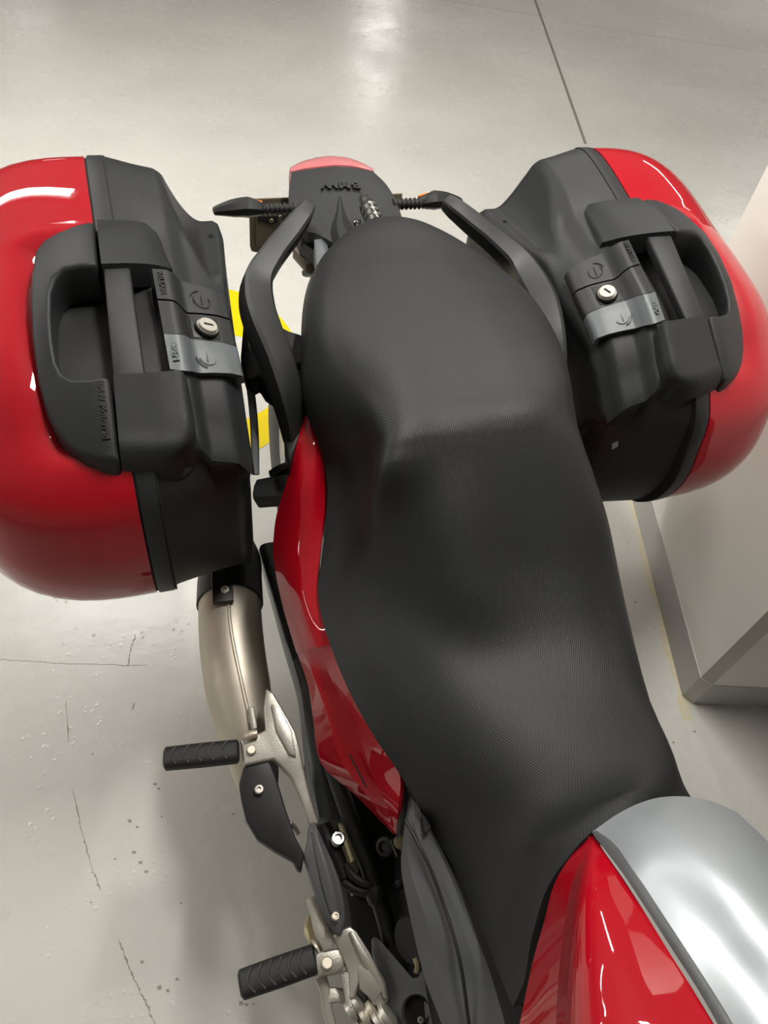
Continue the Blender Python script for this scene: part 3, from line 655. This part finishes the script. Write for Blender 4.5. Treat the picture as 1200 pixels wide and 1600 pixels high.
# seat lock / accessory plug
ka = np.array(B(588,352,.857)); kb = np.array(B(568,309,.862)); kL = np.linalg.norm(kb-ka)/.042
kd = (kb-ka)/np.linalg.norm(kb-ka)
lathe('accessory_socket', ka, kd, [(r_, h_*kL) for r_, h_ in [(.0155,0),(.0155,.004),(.014,.005),(.014,.007),(.0155,.008),(.0155,.012),(.014,.013),(.014,.015),(.0155,.016),(.0155,.020),(.014,.021),(.014,.023),(.0155,.024),(.0145,.029),(.009,.031),(.0095,.040),(.0085,.042),(.0,.042)]], SOCK, bike, seg=24)
lathe('seat_latch', B(557,352,.85), (0,.3,1), [(.006,0),(.006,.006),(.004,.008),(.0,.008)], CHROME, bike, seg=14)
tube('latch_pin', [B(553,362,.845), B(557,352,.86), B(562,346,.855)], .003, CHROME, bike, seg=8)
# ---- grab handles ----
for mir in (False, True):
    sweep('grab_handle', L_([(482,323,.912),(474,336,.908),(455,362,.896),(422,405,.875),(402,440,.860),(401,475,.850),(412,515,.842),(432,565,.826),(450,625,.795),(460,690,.745)]),
          [.020,.028,.033,.036,.042,.046,.047,.045,.042,.03], [.022,.026,.028,.030,.034,.036,.036,.036,.03,.02], PLS, bike, mirror=mir, power=7, n=5, ang=25, up=(.38,0,1), seg=24)
    slab('grab_mount', L_([(381,495,.79),(400,470,.80),(440,510,.81),(452,516,.81),(472,522,.81),(478,600,.79),(481,648,.770),(474,664,.765),(461,698,.757),(452,724,.75),(446,700,.752),(443,650,.76),(431,613,.765),(414,602,.765),(406,588,.77),(396,593,.77),(386,590,.77),(376,556,.78)]), .035, PLD, bike, mirror=mir, bev=.004)
    # pannier rails and studs
    tube('case_mount', [(-.16,.80,.79),(-.21,.79,.79),(-.232,.79,.79)], .010, PLD, bike, mirror=mir, seg=14)
    tube('case_stud', [(-.222,.825,.815),(-.236,.825,.815),(-.247,.825,.815)], .008, BRASS, bike, mirror=mir, seg=14)
    sweep('case_rail', L_([(386,575,.75),(393,620,.74),(398,680,.72),(399,742,.69)]), .006, .012, TRIM, bike, mirror=mir, up=(1,0,0))
    sweep('rail_bracket', L_([(470,765,.68),(430,768,.67),(400,772,.66)]), [.05,.045,.04], .03, PLD, bike, mirror=mir)
    sweep('rail_bracket', L_([(462,728,.69),(440,735,.68),(424,745,.67)]), .016, .016, PLD, bike, mirror=mir)
# ---- rear wheel ----
WC = np.array([-.062, .90, .318]); 
lathe('rear_tyre', WC, (1,0,0), [(.215,-.062),(.235,-.078),(.262,-.086),(.285,-.082),(.303,-.062),(.314,-.03),(.317,0),(.314,.03),(.303,.062),(.285,.082),(.262,.086),(.235,.078),(.215,.062)], TYRE, bike, seg=64)
wheel = lathe('rear_rim', WC, (1,0,0), [(.208,-.068),(.222,-.070),(.222,-.064),(.205,-.055),(.195,-.03),(.19,0),(.195,.03),(.205,.055),(.222,.064),(.222,.070),(.208,.068),(.185,.05),(.18,0),(.185,-.05)], RIM, bike, seg=64)
wheel_hub = lathe('wheel_hub', WC, (1,0,0), [(.03,-.08),(.05,-.075),(.05,-.02),(.04,.02),(.05,.075),(.03,.08)], RIM, bike, seg=32)
for k in range(5):
    a = 2*math.pi*k/5+.3
    sweep('spoke', [WC+np.array([0, .045*math.cos(a), .045*math.sin(a)]), WC+np.array([-.01, .115*math.cos(a), .115*math.sin(a)]), WC+np.array([0, .187*math.cos(a), .187*math.sin(a)])], [.035,.025,.03], [.03,.022,.03], RIM, wheel, up=(1,0,0), n=3)
lathe('brake_disc', WC+np.array([-.085,0,0]), (1,0,0), [(.07,-.002),(.12,-.002),(.12,.002),(.07,.002)], CHROME, bike, seg=48)
# swingarm and hugger
sweep('swingarm', L_([(418,862,.36),(440,940,.36),(462,1010,.36),(486,1085,.36),(500,1180,.36),(520,1290,.36)]), [.035,.035,.04,.045,.05,.05], .07, mat('dark_blue_grey_metal', (.06,.07,.078), .35), bike)
sweep('swingarm', [(.10,.95,.32),(.12,.75,.34),(.12,.5,.36),(.08,.3,.38)], .04, .07, PLD, bike)
sweep('rear_mudguard', [(0,1.10,.66),(0,.95,.69),(0,.75,.64),(0,.62,.52)], [.12,.15,.15,.12], .012, PLD, bike, power=6)
# ---- silencer ----
sil = L_([(360,880,.385),(359,930,.40),(362,1000,.40),(372,1075,.39),(388,1150,.37),(402,1215,.345),(412,1262,.33)])
tube('silencer', sil, [.053,.053,.053,.052,.045,.034,.022], STEEL, bike, n=8, seg=40)
ws = [np.array(p)+np.array(o_) for p, o_ in zip(sil[1:5], [(.0,0,.0515),(.0,0,.053),(.004,.0,.053),(.005,0,.051)])]
tube('weld_seam', ws, .003, STEEL, bike, seg=8)
hs = [np.array(sil[0])+np.array([0,.03,-.01]), sil[0], np.array(sil[0])*.35+np.array(sil[1])*.65, np.array(sil[1])*.78+np.array(sil[2])*.22]
tube('end_cap', hs, [.053,.0555,.0565,.057], PLS, bike, seg=32)
slab('end_cap_patch', L_([(330,892,.467),(362,890,.467),(365,938,.468),(332,941,.468)]), .01, PLS, bike, bev=.002)
bolt(B(352,922,.468), (-.1,-.3,1), .0072, LOCK, bike)
sweep('exhaust_clamp', L_([(392,1105,.435),(398,1140,.425)]), .01, .012, ALU, bike)
# ---- passenger footrest and its hanger ----
slab('footrest_hanger', L_([(416,1074,.485),(428,1083,.485),(445,1112,.482),(462,1142,.478),(470,1172,.472),(474,1195,.465),(486,1245,.45),(500,1288,.44),(483,1290,.44),(470,1252,.45),(455,1215,.46),(438,1196,.465),(428,1186,.468),(380,1196,.468),(375,1155,.47),(396,1148,.472),(415,1140,.475),(412,1105,.48)]), .016, ALU, bike, bev=.0035, seg=3)
slab('hanger_facet', L_([(424,1098,.489),(438,1106,.489),(456,1142,.483),(463,1182,.474),(452,1178,.476),(432,1140,.483)]), .006, ALU, bike, bev=.002)
lathe('pivot_pin', B(393,1173,.471), (0,0,1), [(.0068,0),(.0068,.004),(.0055,.0055),(0,.0055)], STEEL, bike, seg=18)
def peg(a, b_, w0, w1, r, grooves):
    A = B(*a, w0); D = B(*b_, w1); T = (D-A); ln = np.linalg.norm(T); T /= ln
    root = sweep('footrest', [A, A+T*ln*.5, D], [r*2*.98, r*2, r*1.9], [r*1.5, r*1.55, r*1.5], RUB, bike, power=3.2, n=6, seg=24)
    sd = np.cross(T, (0,0,1.)); sd /= np.linalg.norm(sd)
    root['label'] = 'black ribbed rubber footrest'
    for k in range(grooves):
        c_ = A+T*ln*(.2+.66*k/(grooves-1)); top = np.array([0,0,r*.745])
        sweep('grip_rib', [c_+sd*r*.78+top*.93-T*.004, c_+top+T*.004, c_-sd*r*.78+top*.93-T*.004], .0035, .003, mat('worn_rubber', (.026,.023,.02), .6) if k == 0 else bpy.data.materials['worn_rubber'], root, n=3, seg=8)
    return root
peg((374,1174),(256,1186), .465,.462, .0165, 5)
peg((494,1498),(374,1540), .372,.368, .0185, 6)
tube('pivot_spring', L_([(384,1152,.478),(392,1148,.48),(402,1146,.48)]), .006, STEEL, bike)
# heel guard
slab('heel_guard', L_([(390,1187,.462),(421,1187,.462),(432,1215,.457),(446,1262,.45),(462,1308,.442),(476,1334,.438),(471,1361,.432),(464,1358,.432),(459,1345,.433),(432,1330,.436),(402,1310,.44),(384,1280,.445),(376,1245,.452),(373,1225,.455),(380,1200,.46)]), .02, PLD, bike, bev=.005, seg=3)
bolt(B(405,1234,.458), (0,0,1), .0068, LOCK, bike)
sweep('brake_pipe', L_([(452,1285,.44),(460,1292,.43),(466,1303,.42)]), .006, .006, LOCK, bike, seg=8)
# dark master cylinder cover
slab('cylinder_cover', L_([(482,1290,.45),(491,1282,.455),(505,1312,.45),(520,1345,.445),(532,1378,.44),(539,1412,.43),(540,1440,.425),(533,1463,.415),(524,1458,.415),(505,1425,.425),(490,1385,.435),(475,1335,.445),(481,1310,.45)]), .03, TRIM, bike, bev=.006, seg=3)
surf('cover_crest', G([[(485,1300,.452),(492,1300,.456),(499,1302,.452)],[(494,1340,.448),(506,1345,.453),(515,1345,.448)],[(504,1385,.44),(518,1390,.445),(528,1388,.44)],[(516,1425,.43),(526,1430,.434),(535,1425,.43)]]), TRIM, bike, nr=3, nc=3, thick=.006)
bolt(B(524,1432,.434), (.2,0,1), .0055, STEEL, bike)
# rider footrest hanger, clevis, brake lever
slab('rider_hanger', L_([(520,1462,.40),(536,1452,.405),(547,1446,.405),(558,1456,.405),(578,1488,.40),(590,1512,.395),(602,1532,.39),(608,1562,.385),(602,1570,.385),(585,1572,.385),(575,1552,.39),(562,1530,.39),(555,1560,.385),(548,1560,.385),(545,1520,.385),(532,1485,.395)]), .02, ALU, bike, bev=.004, seg=3)
slab('hanger_rib', L_([(545,1455,.412),(553,1456,.412),(580,1500,.406),(600,1535,.397),(606,1560,.392),(600,1562,.392),(592,1540,.396),(568,1505,.404)]), .01, ALU, bike, bev=.003)
slab('hanger_web', L_([(560,1512,.40),(590,1520,.40),(600,1545,.395),(585,1565,.39),(562,1545,.39)]), .006, ALU, bike, bev=.001)
slab('footrest_clevis', L_([(492,1492,.385),(500,1486,.388),(532,1480,.388),(540,1490,.388),(538,1512,.385),(528,1520,.383),(500,1524,.383),(493,1515,.383)]), .028, ALU, bike, bev=.004, seg=3)
lathe('pivot_pin', B(511,1505,.386), (0,0,1), [(.0078,0),(.0078,.003),(.0062,.0045),(0,.0045)], STEEL, bike, seg=18)
lathe('pivot_spring', B(492,1482,.375), (.8,.3,0), [(.011,0),(.011,.004),(.008,.005),(.008,.007),(.011,.008),(.011,.012),(.008,.013),(.008,.015),(.011,.016),(.011,.022)], STEEL, bike, seg=18)
sweep('brake_lever', L_([(500,1524,.35),(508,1550,.345),(512,1580,.34),(520,1610,.335),(530,1650,.33)]), [.016,.014,.013,.013,.013], .012, ALU, bike)
sweep('brake_lever', L_([(512,1556,.343),(528,1555,.345),(545,1560,.345)]), [.02,.016,.02], .012, ALU, bike)
for x, y, ww, r in ((556,1572,.38,.013),(578,1582,.385,.012),(602,1590,.39,.018),(570,1600,.37,.01)):
    lathe('pivot_boss', B(x,y,ww-.012), (.75,.35,.35), [(r*.6,-.012),(r,-.01),(r,-.004),(r*.75,-.003),(r*.75,.001),(r,.002),(r,.008),(r*.6,.01),(0,.01)], ALU if r > .012 else STEEL, bike, seg=22)
sweep('hanger_strut', L_([(488,1400,.40),(497,1430,.395),(505,1460,.39),(515,1480,.385)]), [.018,.02,.022,.02], .014, ALU, bike)
sweep('heel_plate', L_([(488,1430,.37),(487,1455,.37),(491,1475,.37)]), [.014,.022,.012], .003, BRASS, bike)
sweep('lower_strut', L_([(538,1518,.375),(545,1545,.372),(550,1575,.37)]), .014, .014, ALU, bike)
# brake master cylinder and hose
lathe('banjo_bolt', B(528,1311,.42), (0,0,1), [(.0105,-.02),(.0105,.004),(.0085,.007),(.0055,.007),(.005,.002),(0,.002)], CHROME, bike, seg=18)
tube('master_cylinder', L_([(505,1290,.40),(515,1318,.40),(528,1345,.395),(538,1372,.39)]), [.012,.014,.012,.010], PLS, bike, seg=16)
tube('brake_hose', L_([(540,1352,.40),(552,1368,.405),(566,1378,.405),(580,1382,.40),(600,1385,.39)]), .0055, RUB, bike, seg=12)
tube('brake_hose', L_([(530,1372,.385),(550,1386,.39),(570,1392,.39),(590,1395,.38)]), .008, RUB, bike, seg=12)
# frame tube and dark mechanics under the seat
tube('frame_tube', L_([(470,1030,.47),(522,1205,.44),(548,1280,.42),(575,1350,.40),(588,1392,.39),(600,1430,.38),(612,1475,.37)]), .0125, PLS, bike, seg=18)
lathe('tube_joint', B(588,1396,.388), (0.2,-.9,-.2), [(.013,-.012),(.0155,-.008),(.0155,.008),(.013,.012)], PLS, bike, seg=20)
tube('frame_tube', L_([(515,1210,.36),(530,1270,.36),(548,1325,.36),(555,1345,.36)]), .007, BRASS, bike, seg=12)
slab('engine_casing', L_([(478,1150,.30),(520,1150,.30),(700,1200,.30),(900,1250,.30),(950,1700,.30),(590,1700,.30),(575,1600,.30),(556,1500,.30),(540,1400,.30),(515,1330,.30),(492,1240,.30)]), .16, BLK, bike, bev=.01)  # simplified mass, near-black colour stands in for the dark void under the panels
slab('gearbox_cover', L_([(500,1270,.325),(545,1290,.325),(565,1345,.325),(552,1400,.325),(535,1360,.325),(515,1330,.325)]), .02, BRASS, bike, bev=.004)
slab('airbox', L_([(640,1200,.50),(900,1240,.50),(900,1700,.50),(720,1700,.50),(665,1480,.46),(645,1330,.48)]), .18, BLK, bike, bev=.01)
slab('frame_plate', L_([(582,1463,.385),(590,1464,.39),(620,1498,.40),(645,1528,.405),(655,1527,.41),(662,1512,.42),(700,1530,.43),(760,1700,.43),(650,1700,.38),(618,1600,.37),(605,1560,.372),(592,1520,.375),(583,1488,.38)]), .02, TRIM, bike, bev=.003)
lathe('plate_hole', B(650,1580,.405), (0.1,-.1,1), [(.018,-.004),(.018,.0015),(.0165,.002),(.0155,-.002),(0,-.002)], BLK, bike, seg=24)
bolt(B(657,1594,.407), (0,0,1), .004, LOCK, bike)
lathe('rubber_bush', B(647,1467,.42), (-.8,-.1,.5), [(.012,-.02),(.026,-.018),(.03,-.01),(.03,.004),(.027,.009),(.012,.01),(0,.01)], RUB, bike, seg=28)
sweep('bush_clip', L_([(648,1497,.43),(652,1510,.43),(650,1520,.425)]), .006, .004, BRASS, bike)
lathe('grommet', B(603,1322,.44), (-.5,-.2,.8), [(.006,0),(.012,.001),(.0135,.004),(.012,.008),(.008,.009),(.006,.004),(0,.004)], RUB, bike, seg=24)
lathe('clip_stud', B(628,1316,.49), (0,-.3,1), [(.009,-.01),(.009,.002),(.0,.003)], BRASS, bike, seg=16)
tp = L_([(612,1312,.47),(616,1325,.465),(622,1338,.46)])
pth = []; rr_ = []
for k in range(25):
    t = k/24; pth.append(np.array(tp[0])*(1-t)+np.array(tp[2])*t); rr_.append(.0042 if k % 2 else .003)
tube('threaded_screw', pth, rr_, CHROME, bike, n=1, seg=10)
slab('frame_lug', L_([(616,1376,.42),(632,1370,.425),(634,1385,.42),(622,1388,.418)]), .02, PLD, bike, bev=.003)
# side stand side: keep the machine standing
tube('side_stand', [(.10,.15,.28),(.20,.12,.13),(.27,.10,.027)], [.012,.011,.010], PLD, bike, seg=14)
lathe('stand_foot', (.27,.10,.017), (.06,0,1), [(.025,0),(.025,.008),(0,.009)], PLD, bike, seg=20)
# front wheel and engine underside below the tank, in front of the view
FW = np.array([0,-.62,.318])
lathe('front_tyre', FW, (1,0,0), [(.23,-.045),(.255,-.058),(.285,-.056),(.305,-.035),(.316,0),(.305,.035),(.285,.056),(.255,.058),(.23,.045)], TYRE, bike, seg=56)
lathe('front_rim', FW, (1,0,0), [(.215,-.05),(.232,-.05),(.22,-.03),(.21,0),(.22,.03),(.232,.05),(.215,.05),(.2,0)], RIM, bike, seg=56)

for x in (-.10, .10):
    tube('fork_leg', [(x, -.62, .318), (x, -.50, .62), (x, -.42, .86)], [.028, .027, .022], ALU, bike, seg=20)
lathe('stud_knob', B(868,489,.235,0), (1, -.1, .3), [(.012, -.008), (.0125, 0), (.012, .006), (.008, .009), (0, .009)], PLD, bike, seg=20)
